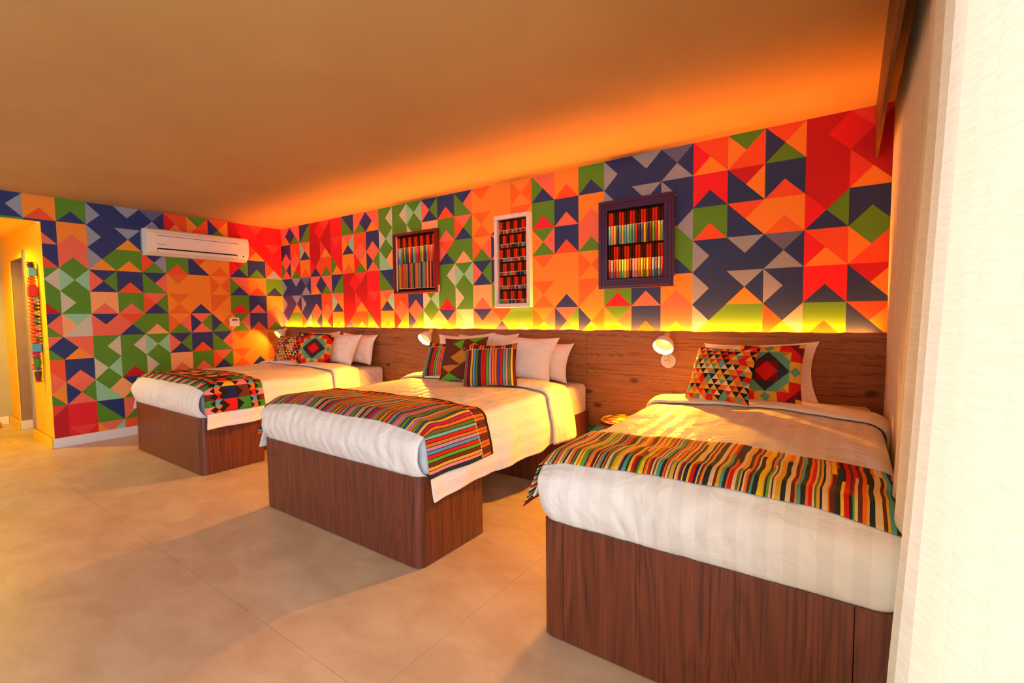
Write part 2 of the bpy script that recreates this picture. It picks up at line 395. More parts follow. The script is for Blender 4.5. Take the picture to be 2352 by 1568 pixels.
# ------------------------------------------------------------------ beds
def bed_base(x0, x1, yf, label):
    t = thing('platform_bed', ((x0+x1)/2, yf, 0), label, 'bed', 'walnut platform beds')
    Z = .505; th = .026; ys = yf+.54
    box('foot_panel', x0+.105, x1-.105, yf, yf+th, .004, Z, WALNUT, t, .002)
    for s, xe in ((1, x0), (-1, x1)):
        r = .05; out = [(xe+s*.103, yf)]; inn = [(xe+s*.103, yf+th)]
        for k in range(9):
            a = PI/2*k/8
            out.append((xe+s*(r-r*math.sin(a)), yf+r-r*math.cos(a))); inn.append((xe+s*(r-(r-th)*math.sin(a)), yf+r-(r-th)*math.cos(a)))
        out.append((xe, ys)); inn.append((xe+s*th, ys)); n = len(out); vs = []; fs = []
        for (p, q) in zip(out, inn): vs += [(*p, .004), (*p, Z), (*q, Z), (*q, .004)]
        for i in range(n-1):
            for k in range(4): fs.append((i*4+k, i*4+(k+1) % 4, (i+1)*4+(k+1) % 4, (i+1)*4+k))
        fs += [(0, 3, 2, 1), tuple((n-1)*4+k for k in range(4))]
        if s > 0: fs = [f[::-1] for f in fs]
        o = mk('corner_panel', vs, fs, WALNUT, t); bevel(o, .0015, 1)
    box('inner_panel', x0+th, x1-th, ys-th, ys, .004, Z-.06, WALNUT, t)
    box('plinth', x0+.03, x1-.03, yf+.03, ys-.03, .0005, .02, plain('plinth_black', (20, 14, 10), .8), t)
    box('deck', x0+.028, x1-.028, yf+.03, -.07, .44, .47, plain('deck_board', (196, 180, 152), .8), t)
    box('head_box_front', x0, x1, -.60, -.60+th, .0005, .44, WALNUT, t, .002)
    for xa, xb in ((x0, x0+th), (x1-th, x1)): box('head_box_side', xa, xb, -.60+th+.001, -.066, .0005, Z+.02, WALNUT, t, .002)
    return t
def sm(a, b, x):
    t = min(1, max(0, (x-a)/(b-a))); return t*t*(3-2*t)
class Bed:
    def __init__(s, x0, x1, yf, hl, hr, seed):
        s.x0, s.x1, s.yf, s.seed = x0, x1, yf, seed
        s.zt = .775; s.r = .055; s.dl = s.zt-s.r-hl; s.dr = s.zt-s.r-hr
        s.W = (x1-x0)-2*s.r+.04; s.arc = PI/2*s.r
        s.S = [0, s.dl, s.dl+s.arc, s.dl+s.arc+s.W, s.dl+2*s.arc+s.W, s.dl+2*s.arc+s.W+s.dr]
        s.flare = .09; s.kr = 1.0
    def P(s, y, q, off=0.0, rough=1.0):
        S = s.S; xa, xb = s.x0-.02, s.x1+.02; z0 = s.zt
        nz = lambda k, *v: noise.noise(Vector((v[0]*k, v[1]*k, s.seed*7.7)))
        top = 0
        if q < S[1]:
            d = S[1]-q; f = d/.34
            fold = (.014*math.sin(y*17+s.seed+2*nz(2, y, 1)+d*4)+.03*nz(4, y, 2+d)+.02*abs(nz(6, y+d*.9, 4+d*.5)))*f*rough
            x = xa-off-s.flare*.55*f*f*(1+1.0*sm(s.yf+.45, s.yf, y))-.03*math.sin(PI*min(f,1))-fold; z = z0-s.r-d
        elif q < S[2]:
            a = (q-S[1])/s.r; x = xa+s.r-(s.r+off)*math.cos(a); z = z0-s.r+(s.r+off)*math.sin(a); top = math.sin(a)
        elif q < S[3]:
            x = xa+s.r+(q-S[2]); z = z0+off; top = 1
        elif q < S[4]:
            a = (q-S[3])/s.r; x = xb-s.r+(s.r+off)*math.sin(a); z = z0-s.r+(s.r+off)*math.cos(a); top = math.cos(a)
        else:
            d = q-S[4]; f = d/.34
            fold = (.014*math.sin(y*15+s.seed+2*nz(2, y, 3)+d*4)+.03*nz(4, y, 5+d)+.02*abs(nz(6, y+d*.9, 7+d*.5)))*f*rough
            x = xb+off+s.kr*(s.flare*.55*f*f*(1+1.0*sm(s.yf+.45, s.yf, y))+.03*math.sin(PI*min(f,1))+fold); z = z0-s.r-d
        if top > 0:
            e = min(1, (x-xa)/.45, (xb-x)/.45); e = max(e, 0)
            z += top*(.032*math.sin(e*PI/2)+.018*nz(1.9, x, y)*rough+.008*nz(5, x, y)*rough+.003*noise.noise(Vector((x*14, y*5, s.seed)))*rough-.013*abs(noise.noise(Vector((x*2.2+y*2.5, y*4.5-x*2, s.seed+8))))*rough-.004*abs(noise.noise(Vector((x*7-y*2, y*6+x, s.seed+12))))*rough)
        z -= top*.05*(1-sm(s.yf+.0, s.yf+.12, y))
        if top == 0: z += .016*nz(2.5, y, 9)*min(1, (S[1]-q if q < S[1] else q-S[4])/.2)*rough
        yy = y
        if q < S[1] or q > S[4]:
            f = (S[1]-q)/.34 if q < S[1] else (q-S[4])/.34
            yy = y-.05*f*(1-sm(s.yf+.02, s.yf+.5, y))
        return (x, yy, z)
    def grid(s, ys, qs, off=0.0):
        vs = [s.P(y, q, off) for y in ys for q in qs]; n = len(qs)
        fs = [(i*n+j, i*n+j+1, (i+1)*n+j+1, (i+1)*n+j) for i in range(len(ys)-1) for j in range(n-1)]
        uv = [(q, y) for y in ys for q in qs]
        return vs, fs, uv
    def mattress(s, label):
        vs, fs = boxv(s.x0+.03, s.x1-.012, s.yf+.06, -.075, .472, .762)
        o = mk('mattress', vs, fs, DUVET, uvs=[(v[1]*1.0+v[2], v[2]) for v in vs]); tag(o, label, 'mattress', 'mattresses'); bevel(o, .04, 5)
        o.data.polygons.foreach_set('use_smooth', [True]*len(o.data.polygons))
        return o
    def duvet(s, label):
        t = thing('duvet', ((s.x0+s.x1)/2, s.yf, .45), label, 'duvet', 'white duvets')
        S = s.S
        def seg(a, b, n): return [a+(b-a)*i/n for i in range(n)]
        qs = seg(S[0], S[1], 16)+seg(S[1], S[2], 6)+seg(S[2], S[3], 90)+seg(S[3], S[4], 6)+seg(S[4], S[5], 16)+[S[5]]
        ja, jb = 22-4, 22+90+4
        y0 = s.yf+.055; yh = -.62
        ys = [y0+(yh-y0)*i/100 for i in range(101)]
        vs, fs, uv = s.grid(ys, qs); n = len(qs)
        # the front, tucked in at the foot
        prof = [(.03, .012), (.012, .035), (-.006, .07), (-.016, .12), (-.016, .17), (-.004, .22), (.012, .262), (.035, .292)]
        fine = []
        for k in range(17):
            a_ = k/16*(len(prof)-1); i_ = min(int(a_), len(prof)-2); f_ = a_-i_
            fine.append((prof[i_][0]*(1-f_)+prof[i_+1][0]*f_, prof[i_][1]*(1-f_)+prof[i_+1][1]*f_))
        prof = fine
        prev = list(range(ja, jb+1))
        for k, (dy, dz) in enumerate(prof[1:] if False else prof):
            row = []
            for j in range(ja, jb+1):
                bx, by, bz = vs[j]; f = (j-ja)/(jb-ja); e = min(1, f/.06, (1-f)/.06); e = math.sin(max(e, 0)*PI/2)
                w_ = k/(len(prof)-1); zz = bz-dz*(bz-.492)/.292
                kk = k*.47; wr = noise.noise(Vector((bx*3+kk*.25, kk*.3, s.seed+5)))*.022+.030*abs(noise.noise(Vector((bx*7+kk*.35*math.sin(bx*5), kk*.22, s.seed))))+.015*abs(noise.noise(Vector((bx*19-kk*.3, kk*.3, s.seed+3))))-.014
                yy = y0-.055+dy*1.0+(1-e)*.05*w_+wr*math.sin(PI*w_)-.0
                if k < 4: yy = by+(yy-by)*(.42+.16*k)
                xx = bx+(.0 if e > .99 else (1-e)*(.02 if f < .5 else -.02)*w_)
                row.append(len(vs)); vs.append((xx, yy, zz)); uv.append((qs[j], zz))
            for i in range(len(row)-1): fs.append((prev[i], row[i], row[i+1], prev[i+1])[::-1])
            prev = row
        o = mk('cover', vs, fs, DUVET, t, smooth=True, uvs=uv)
        sd_ = o.modifiers.new('thick', 'SOLIDIFY'); sd_.thickness = .010; sd_.offset = -1
        sb = o.modifiers.new('soft', 'SUBSURF'); sb.levels = 1; sb.render_levels = 1
        # turned-back band near the pillows
        ys = [-.80+.34*i/24 for i in range(25)]
        vs = []; n = len(qs)
        for y in ys:
            f = (y+.80)/.34; puff = .006+.038*math.sin(PI*min(1, .08+f*.92))**.7
            for q in qs:
                x, yy, z = s.P(y, q, puff, .6); 
                vs.append((x, yy-.012*math.sin(q*9+s.seed)+.02*noise.noise(Vector((q*2, 3, s.seed))), z))
        fs = [(i*n+j, i*n+j+1, (i+1)*n+j+1, (i+1)*n+j) for i in range(24) for j in range(n-1)]
        o = mk('turned_back_edge', vs, fs, COTTON, t, smooth=True)
        sd_ = o.modifiers.new('thick', 'SOLIDIFY'); sd_.thickness = .012; sd_.offset = -1
        return t
BEDS = [Bed(.785, 2.34, -2.085, .42, .42, 1), Bed(3.44, 5.03, -2.10, .42, .40, 2), Bed(5.832, 7.02, -2.15, .57, .56, 3)]
BEDS[2].kr = .12
where = ['in the far corner', 'in the middle', 'beside the curtain']
for B, wh in zip(BEDS, where):
    bed_base(B.x0, B.x1, B.yf, f'boxed walnut platform of the bed {wh}')
    B.mattress(f'mattress in a white striped sheet on the bed {wh}')
    B.duvet(f'white striped duvet with turned-back edge on the bed {wh}')

# ------------------------------------------------------------------ bed runners (printed cloth)
def finish_cloth(o, th=.004):
    m = o.modifiers.new('thick', 'SOLIDIFY'); m.thickness = th; m.offset = 0
PAL = {k: lin(v) for k, v in dict(red=(214, 30, 28), maroon=(110, 26, 30), navy=(26, 40, 84), black=(34, 30, 28), teal=(92, 160, 136), mustard=(226, 170, 50),
       yellow=(244, 200, 40), orange=(240, 112, 34), tan=(196, 124, 44), lime=(96, 170, 40), green=(60, 140, 44), pink=(238, 140, 150), brown=(104, 50, 34),
       blue=(88, 156, 196), violet=(82, 74, 140), mauve=(196, 140, 170), cream=(230, 200, 138), olive=(104, 110, 42), cyan=(110, 190, 170), charcoal=(44, 52, 52), magenta=(190, 40, 90)).items()}
OFF = .011
# flags runner on the corner bed
B = BEDS[0]; pm = PolyMesh(); y0 = B.yf+.03
colsA = [(.00, .085, 'abc', 1, .052), (.085, .145, 'def', 1, .052), (.145, .265, 'ghi', 3, .104), (.265, .375, 'abc', 3, .104), (.375, .43, 'def', 3, .052), (.43, .50, 'abc', 3, .052)]
cm = dict(a='green', b='pink', c='brown', d='red', e='blue', f='orange', g='yellow', h='navy', i='red')
S_end = B.S[4]+.17; S_beg = B.S[1]-.16
for ci, (a0, a1, ks, notch, hgt) in enumerate(colsA):
    n = int((S_end-S_beg)/hgt); h_ = (S_end-S_beg)/round((S_end-S_beg)/hgt)
    for k in range(round((S_end-S_beg)/hgt)):
        c = PAL[cm[ks[(k+ci) % len(ks)]]]; q = [c]*4; q[notch] = PAL['black']
        if ci == 1: q[3] = PAL['black'] if k % 2 else q[3]
        pm.tile(y0+a0, y0+a1, S_beg+k*h_, S_beg+(k+1)*h_, q, lev=1)
o = mk('bed_runner', [B.P(y, q, OFF) for y, q in pm.pts], pm.f, FABRIC, colors=pm.c, smooth=True); finish_cloth(o)
tag(o, 'bed runner printed with colourful flags on black, on the corner bed', 'bed runner', 'bed runners')
# pen-stripe runner on the middle bed
def striped_grid(B, s0, s1, ya, rowsy, colf, name, wob=0.0, edges=None, seedv=0):
    vs = []; fs = []; cs = []
    ne = len(edges); nr = len(rowsy)
    for i, y in enumerate(rowsy):
        for j, e in enumerate(edges):
            ww = 0 if j in (0, ne-1) else wob*noise.noise(Vector((e*3, y*9, seedv)))+wob*.25*noise.noise(Vector((e*31, y*13, seedv)))
            vs.append(B.P(y, min(max(e+ww, s0), s1), OFF))
    for i in range(nr-1):
        for j in range(ne-1):
            fs.append((i*ne+j, i*ne+j+1, (i+1)*ne+j+1, (i+1)*ne+j)); cs.append(colf(i, j))
    o = mk(name, vs, fs, FABRIC, colors=cs, smooth=True); finish_cloth(o); return o
B = BEDS[1]; s0 = B.S[1]-.20; s1 = B.S[4]+.205; pen = .0185; npen = int((s1-s0)/pen); edges = [s0]
rng = random.Random(3)
for k in range(npen): edges += [s0+(k+.8)*pen, s0+(k+1)*pen]
pc = ['orange', 'lime', 'violet', 'yellow', 'magenta', 'orange', 'olive', 'cyan', 'red', 'tan', 'mauve', 'blue', 'red', 'lime', 'brown', 'mustard', 'pink', 'charcoal', 'orange', 'cyan', 'violet', 'red', 'olive', 'mauve']
ya = B.yf+.03; yb = -1.545
rowsy = [ya, ya+.003]+[ya+.003+(yb-.115-ya)*i/14 for i in range(1, 15)]+[yb-.105, yb-.06, yb-.02, yb-.012, yb]
def colf(i, j):
    k = j//2; gap = j % 2 == 1
    if i >= len(rowsy)-3: return PAL['black']
    if gap: return PAL['black']
    if i == 15: return PAL['cream']
    if i >= 16: return PAL['orange'] if (k//2) % 2 == 0 else PAL['brown']
    return PAL[pc[k*7 % len(pc)]] if k < npen-18 else PAL[pc[(k-npen+18) % len(pc)]]
o = striped_grid(B, s0, s1, ya, rowsy, colf, 'bed_runner', .0025, edges)
tag(o, 'bed runner printed with rows of marker pens, on the middle bed', 'bed runner', 'bed runners')
# wavy striped runner on the bed by the curtain
B = BEDS[2]; s0 = B.S[1]-.19; s1 = B.S[4]+.12; edges = [s0]; names = []
seq = ['mustard', 'red', 'charcoal', 'cream', 'brown', 'mustard', 'teal', 'charcoal', 'orange', 'red', 'cream', 'olive', 'mustard', 'navy', 'cream', 'orange', 'brown', 'teal', 'charcoal', 'yellow', 'red', 'charcoal', 'lime', 'cream', 'brown', 'orange']
rng = random.Random(11); k = 0
while edges[-1] < s1-.012:
    wd = rng.choice([.005, .006, .008, .009, .011, .014]); edges.append(min(edges[-1]+wd, s1)); names.append(seq[k % len(seq)] if rng.random() < .8 else rng.choice(seq)); k += 1
edges[-1] = s1
ya = B.yf+.03; yb = -1.69; rowsy = [ya+(yb-ya)*i/26 for i in range(27)]
swap = {j: (rng.randint(4, 22), rng.choice(seq)) for j in range(len(names)) if rng.random() < .35}
def colf3(i, j):
    if j in swap and i > swap[j][0]: return PAL[swap[j][1]]
    return PAL[names[j]]
o = striped_grid(B, s0, s1, ya, rowsy, colf3, 'bed_runner', .010, edges, 5)
tag(o, 'bed runner with wavy multicoloured stripes, on the bed beside the curtain', 'bed runner', 'bed runners')

# ------------------------------------------------------------------ pillows and cushions
def soft_pad(name, loc, w_, h_, th, yaw, tilt, roll, polys, mat, label, cat, group, seed, flange=0.0, back=None, wrinkle=.006, pinch=.07):
    """upright pad: loc = middle of its bottom edge; yaw turns it, tilt leans it back, roll about its own normal"""
    R_ = Matrix.Rotation(yaw, 3, 'Z') @ Matrix.Rotation(-tilt, 3, 'X') @ Matrix.Rotation(roll, 3, 'Y')
    L = Vector(loc)
    def f(u, v, side):
        k = 1-flange; uu, vv = min(1, abs(u)/k), min(1, abs(v)/k)
        t = th/2*((1-uu**2.2)*(1-vv**2.2))**.55
        x = w_/2*u*(1-pinch*(1-v*v)*abs(u)**3); z = h_/2*v*(1-pinch*(1-u*u)*abs(v)**3)
        nn = noise.noise(Vector((u*2.2, v*2.2, seed+side*3)))*wrinkle*2+noise.noise(Vector((u*5.5+v, v*4-u, seed+9)))*wrinkle
        if polys is None: nn -= .016*abs(noise.noise(Vector((u*2.6+v*1.3, v*2.2-u*.9, seed+31))))+.008*abs(noise.noise(Vector((u*6-v*4, v*3+u*2, seed+41))))-.006
        t += nn*min(1, 4*t/th)
        y = side*t+.012*noise.noise(Vector((u*1.6, v*1.6, seed+20)))*(abs(u)+abs(v))
        p = Vector((x, y, z))
        # sag a little at the foot
        p.z += h_/2; return L+R_ @ p
    if polys is None:
        pm = PolyMesh(); n = 28
        for i in range(n):
            for j in range(n):
                a, b_, c, d = -1+2*i/n, -1+2*(i+1)/n, -1+2*j/n, -1+2*(j+1)/n
                pm.add([(a, c), (b_, c), (b_, d), (a, d)], (1, 1, 1))
    else: pm = polys
    nv = len(pm.pts)
    vs = [f(u, v, -1) for u, v in pm.pts]; fs = list(pm.f); cs = list(pm.c)
    n = 20; base = len(vs)
    for i in range(n+1):
        for j in range(n+1): vs.append(f(-1+2*i/n, -1+2*j/n, 1))
    for i in range(n):
        for j in range(n): fs.append((base+i*(n+1)+j, base+i*(n+1)+j+1, base+(i+1)*(n+1)+j+1, base+(i+1)*(n+1)+j)); cs.append(back or (1, 1, 1))
    o = mk(name, vs, fs, mat, colors=cs if polys is not None else None, smooth=True)
    return tag(o, label, cat, group)
def D(a): return math.radians(a)
def star(c):
    pm = PolyMesh()
    def col(U, V):
        a, b_ = abs(U), abs(V); m_, n_ = max(a, b_), min(a, b_)
        if a+b_ < 2: return c[0]
        if m_ < 2: return c[1]
        if a+b_ < 4: return c[2]
        if m_ < 4: return c[3] if a+b_ < 6 else (c[4] if a > b_ else c[5])
        if abs(m_-5)+n_ < 1: return c[3]
        if n_ < 2: return c[4]
        if m_ > 5 and n_ > 5: return c[4]
        return c[6] if m_+n_ < 9 else c[1]
    for i in range(-6, 6):
        for j in range(-6, 6):
            cs = [col(i+.5, j+.5+.33), col(i+.5+.33, j+.5), col(i+.5, j+.5-.33), col(i+.5-.33, j+.5)]
            pm.tile(i/6, (i+1)/6, j/6, (j+1)/6, [PAL[x] for x in cs], lev=1)
    return pm
STAR = ['red', 'maroon', 'charcoal', 'teal', 'mustard', 'tan', 'red']
def triangles(nr, nc, sd_):
    rg = random.Random(sd_); pm = PolyMesh()
    U_ = ['cream', 'mustard', 'tan', 'orange', 'cream', 'mustard', 'teal', 'red']; D_ = ['black', 'red', 'teal', 'black', 'red', 'orange', 'tan', 'black']
    for r in range(nr):
        v0, v1 = -1+2*r/nr, -1+2*(r+1)/nr; ph = r % 2
        X = lambda k: max(-1, min(1, -1+2*k/(2*nc)))
        for k in range(-1, 2*nc+1):
            up_ = (k+ph) % 2 == 0
            tri = [(X(k), v0), (X(k+2), v0), (X(k+1), v1)] if up_ else [(X(k), v1), (X(k+1), v0), (X(k+2), v1)]
            if abs((tri[1][0]-tri[0][0])*(tri[2][1]-tri[0][1])-(tri[2][0]-tri[0][0])*(tri[1][1]-tri[0][1])) < 1e-6: continue
            pm.add(tri, PAL[rg.choice(U_ if up_ else D_)], 1)
    return pm
def pens(sd_):
    pm = PolyMesh(); q = ['lime', 'magenta', 'maroon', 'mustard', 'blue', 'olive', 'charcoal', 'red', 'red', 'lime', 'mauve', 'orange', 'orange', 'violet', 'red', 'teal', 'mauve', 'olive', 'yellow', 'maroon']
    n = len(q); vv = [-1+1.66*i/12 for i in range(13)]+[.69, .84, 1.0]
    for k in range(n):
        u0, u1 = -1+2*k/n, -1+2*(k+1)/n; um = u1-.022
        for i in range(len(vv)-1):
            c = PAL[q[(k+sd_) % n]]
            if i == 12: c = PAL['cream']
            if i > 12: c = PAL['orange'] if (k//2) % 2 else PAL['brown']
            for a, b_, cc in ((u0, um, c), (um, u1, PAL['black'])):
                pm.add([(a, vv[i]), (b_, vv[i]), (b_, vv[i+1]), (a, vv[i+1])], cc)
    return pm
def bigtri():
    pm = PolyMesh(); b_, g_, t_ = PAL['brown'], PAL['lime'], PAL['tan']
    rows = [[(b_, g_, b_, b_), (g_, b_, t_, b_)], [(b_, t_, b_, b_), (b_, b_, b_, t_)], [(t_, b_, g_, b_), (b_, g_, b_, b_)]]
    for r in range(3):
        for c in range(2): pm.tile(-1+c, c, 1-2*(r+1)/3, 1-2*r/3, rows[r][c], lev=3)
    return pm
G_P, G_C = 'white bed pillows', 'printed cushions'
# middle bed
soft_pad('pillow', (4.00, -.25, .795), .70, .40, .15, D(4), D(16), D(-2), None, COTTON, 'white pillow mostly hidden behind the brown cushion on the middle bed', 'pillow', G_P, 1, pinch=.12)
soft_pad('pillow', (4.57, -.27, .795), .68, .36, .15, D(6), D(20), D(4), None, COTTON, 'white pillow leaning on the headboard at the right of the middle bed', 'pillow', G_P, 2, pinch=.12)
soft_pad('pillow', (4.51, -.46, .80), .68, .42, .18, D(8), D(24), D(3), None, COTTON, 'front white pillow with sharp upright corner right of the pen-striped cushion, middle bed', 'pillow', G_P, 3, pinch=.12)
soft_pad('pillow', (3.86, -.45, .80), .66, .42, .17, D(6), D(23), D(-2), None, COTTON, 'front white pillow behind the leftmost striped cushion on the middle bed', 'pillow', G_P, 4, pinch=.12)
soft_pad('cushion', (3.93, -.76, .805), .40, .35, .11, D(20), D(27), D(2), pens(3), FABRIC, 'pen-striped cushion at the left of the middle bed, half behind the brown one', 'cushion', G_C, 5, back=PAL['black'], wrinkle=.003)
soft_pad('cushion', (4.19, -.80, .805), .42, .41, .12, D(13), D(26), D(-4), bigtri(), FABRIC, 'brown cushion with big green and tan triangles on the middle bed', 'cushion', G_C, 6, back=PAL['brown'], wrinkle=.004)
soft_pad('cushion', (4.58, -.90, .805), .44, .37, .13, D(28), D(28), D(-2), pens(0), FABRIC, 'front pen-striped cushion with orange and brown tops on the middle bed', 'cushion', G_C, 7, back=PAL['black'], wrinkle=.003)
# corner bed
soft_pad('pillow', (1.26, -.24, .795), .66, .39, .15, D(0), D(16), D(-2), None, COTTON, 'white pillow hidden behind the cushions on the corner bed', 'pillow', G_P, 8, pinch=.12)
soft_pad('pillow', (1.97, -.24, .795), .56, .38, .14, D(8), D(17), D(2), None, COTTON, 'rearmost white pillow at the right end of the corner bed', 'pillow', G_P, 9, pinch=.12)
soft_pad('pillow', (1.86, -.44, .80), .62, .40, .18, D(3), D(25), D(2), None, COTTON, 'wrinkled white pillow right behind the star cushion on the corner bed', 'pillow', G_P, 10, pinch=.12)
soft_pad('cushion', (1.28, -.74, .805), .36, .365, .11, D(16), D(24), D(0), triangles(11, 9, 4), FABRIC, 'small-triangle cushion at the left of the corner bed', 'cushion', G_C, 11, back=PAL['black'], wrinkle=.003)
soft_pad('cushion', (1.50, -.60, .805), .42, .41, .11, D(26), D(26), D(4), star(['maroon', 'green', 'black', 'red', 'brown', 'mustard', 'navy']), FABRIC, 'dark geometric cushion wedged between two others on the corner bed', 'cushion', G_C, 12, back=PAL['black'], wrinkle=.003)
soft_pad('cushion', (1.81, -.69, .805), .40, .395, .12, D(36), D(26), D(2), star(STAR), FABRIC, 'front star cushion with red diamond centre on the corner bed', 'cushion', G_C, 13, back=PAL['mustard'], wrinkle=.003)
# bed by the curtain
soft_pad('pillow', (6.39, -.42, .80), .70, .40, 0.18, D(-4), D(24), D(-3), None, COTTON, 'white pillow with flat ruffled border behind the cushions beside the curtain', 'pillow', G_P, 14, flange=.10, pinch=.12)
soft_pad('cushion', (6.49, -.70, .83), .37, .375, .11, D(-9), D(24), D(-3), star(STAR), FABRIC, 'star cushion with red diamond on the bed beside the curtain', 'cushion', G_C, 15, back=PAL['mustard'], wrinkle=.003)
soft_pad('cushion', (6.23, -.80, .83), .41, .355, .12, D(-20), D(24), D(-2), triangles(11, 9, 9), FABRIC, 'small-triangle cushion in front of the star one on the bed beside the curtain', 'cushion', G_C, 16, back=PAL['tan'], wrinkle=.003)

# ------------------------------------------------------------------ wall lamps
LWHITE = plain('lamp_enamel', (232, 224, 206), .35)
def wall_lamp(x, label, power=1.0):
    t = thing('wall_lamp', (x, -.062, .94), label, 'wall lamp', 'reading lamps on the headboard')
    lathe('wall_plate', (x, -.0625, .994), (0, -1, 0), [(0, .060), (.012, .060), (.018, .055)], LWHITE, t, 28)
    tube('arm', [(x, -.075, .994), (x, -.105, .985), (x+.004, -.112, 1.00), (x+.004, -.110, 1.06), (x, -.118, 1.13)], .0075, LWHITE, t)
    lathe('joint', (x-.016, -.112, .992), (1, 0, 0), [(0, .012), (.036, .012)], LWHITE, t, 12)
    ax = Vector((0, -.78, -.62)).normalized(); op = Vector((x, -.205, 1.108))
    prof = [(-.150, .018), (-.147, .026), (-.098, .028), (-.094, .034), (-.085, .046), (-.065, .062), (-.035, .073), (0, .079), (0, .076), (-.035, .070), (-.065, .058), (-.085, .040), (-.088, .005)]
    sh = lathe('lamp_shade', op, ax, prof, LWHITE, t, 32, cap=True)
    lathe('switch', op-ax*.150, -ax, [(0, .006), (.014, .005)], LWHITE, sh, 10)
    bm_ = plain('bulb_glass', (255, 240, 205), .3, emit=((1, .60, .14), 3))
    lathe('bulb', op, ax, [(-.090, .014), (-.082, .020), (-.074, .029), (-.066, .032), (-.060, .028), (-.0555, .016), (-.054, .002)], bm_, t, 16)
    pts = [(x+.03+.035*math.cos(a), -.075-.012*math.sin(a*.5), 1.02+.035*math.sin(a)) for a in [PI*1.2-PI*1.9*i/14 for i in range(15)]]
    tube('cord', pts, .002, LWHITE, t, 6)
    l = bpy.data.lights.new('bulb_light', 'AREA'); l.shape = 'DISK'; l.size = .046; l.energy = LAMP_W*power; l.color = LAMP_C
    lo = bpy.data.objects.new('bulb_light', l); lo.location = op-ax*.040; lo.rotation_euler = ax.to_track_quat('-Z', 'Y').to_euler(); link(lo)
wall_lamp(.22, 'white wall lamp in the corner, peeking above the cushion of the far bed', .13)
wall_lamp(3.15, 'lit white wall lamp left of the pillows of the middle bed')
wall_lamp(5.722, 'lit white wall lamp on the headboard between the middle bed and the curtain bed')

# ------------------------------------------------------------------ side table between the beds
cx, cy, zt = 5.46, -.275, .53; r_ = .20
t = thing('side_table', (cx, cy, 0), 'small round side table with colourful flag-patterned top between two beds', 'side table')
pm = PolyMesh(); rg = random.Random(5); cl = [(math.cos(2*PI*k/40), math.sin(2*PI*k/40), r_) for k in range(40)]
for i in range(-3, 3):
    for j in range(-5, 5):
        c = PAL[rg.choice(['orange', 'red', 'yellow', 'violet', 'green', 'blue', 'orange', 'olive'])]; q = [c]*4; q[1 if i % 2 else 3] = PAL['black']
        pm.tile(i*.075, (i+1)*.075, j*.045, (j+1)*.045, q, clips=cl)
top = mk('table_top', [(cx+a, cy+b_, zt) for a, b_ in pm.pts], pm.f, GLOSSY, t, colors=pm.c)
lathe('top_edge', (cx, cy, zt-.022), (0, 0, 1), [(0, .198), (.020, .2005), (.0215, .1995)], plain('table_edge', (46, 30, 22), .4), t, 40)
for k in range(3):
    a = 2*PI*k/3+.4; tube('leg', [(cx+.13*math.cos(a), cy+.13*math.sin(a), zt-.022), (cx+.17*math.cos(a), cy+.17*math.sin(a), .0)], .011, plain('table_leg', (30, 26, 24), .5), t)

# ------------------------------------------------------------------ framed pens
def pen_mesh(L, capL, rad):
    seg = 10; prof = [(0, rad*.8), (0.0, rad), (L-capL-.004, rad), (L-capL-.004, rad*1.05), (L-capL, rad*1.05), (L-capL, rad*.98), (L-.016, rad*.98), (L-.016, rad*.85), (L, rad*.8)]
    mi = [0, 0, 1, 1, 1, 2, 3, 3]
    vs = []; fs = []; ms = []
    for d, r in prof:
        for i in range(seg): vs.append((r*math.cos(2*PI*i/seg), r*math.sin(2*PI*i/seg), d))
    for k in range(len(prof)-1):
        for i in range(seg): j = (i+1) % seg; fs.append((k*seg+i, k*seg+j, (k+1)*seg+j, (k+1)*seg+i)); ms.append(mi[k])
    fs.append(tuple(range(seg))[::-1]); ms.append(0); fs.append(tuple((len(prof)-1)*seg+i for i in range(seg))); ms.append(3)
    me = bpy.data.meshes.new('pen'); me.from_pydata(vs, [], fs)
    for m_ in (plain('pen_grey', (120, 120, 120)), plain('pen_ring', (238, 226, 205), .4), plain('pen_brown', (70, 36, 20), .4), plain('pen_black', (24, 20, 20), .5)): me.materials.append(m_)
    me.polygons.foreach_set('material_index', ms); me.polygons.foreach_set('use_smooth', [len(f) == 4 for f in fs]); return me
PENC = {}
def pmat(n):
    if n not in PENC:
        m_, nt, b = newmat('pen_'+n); b.inputs['Base Color'].default_value = (*PAL[n], 1); b.inputs['Roughness'].default_value = .6; PENC[n] = m_
    return PENC[n]
CAP_O = plain('pen_cap_orange', (240, 62, 26), .4); CAP_B = plain('pen_cap_brown', (70, 36, 20), .4)
pcols = ['navy', 'orange', 'violet', 'red', 'teal', 'mauve', 'olive', 'mustard', 'maroon', 'orange', 'tan', 'charcoal', 'lime', 'magenta', 'brown', 'blue', 'red', 'cyan', 'yellow', 'pink']
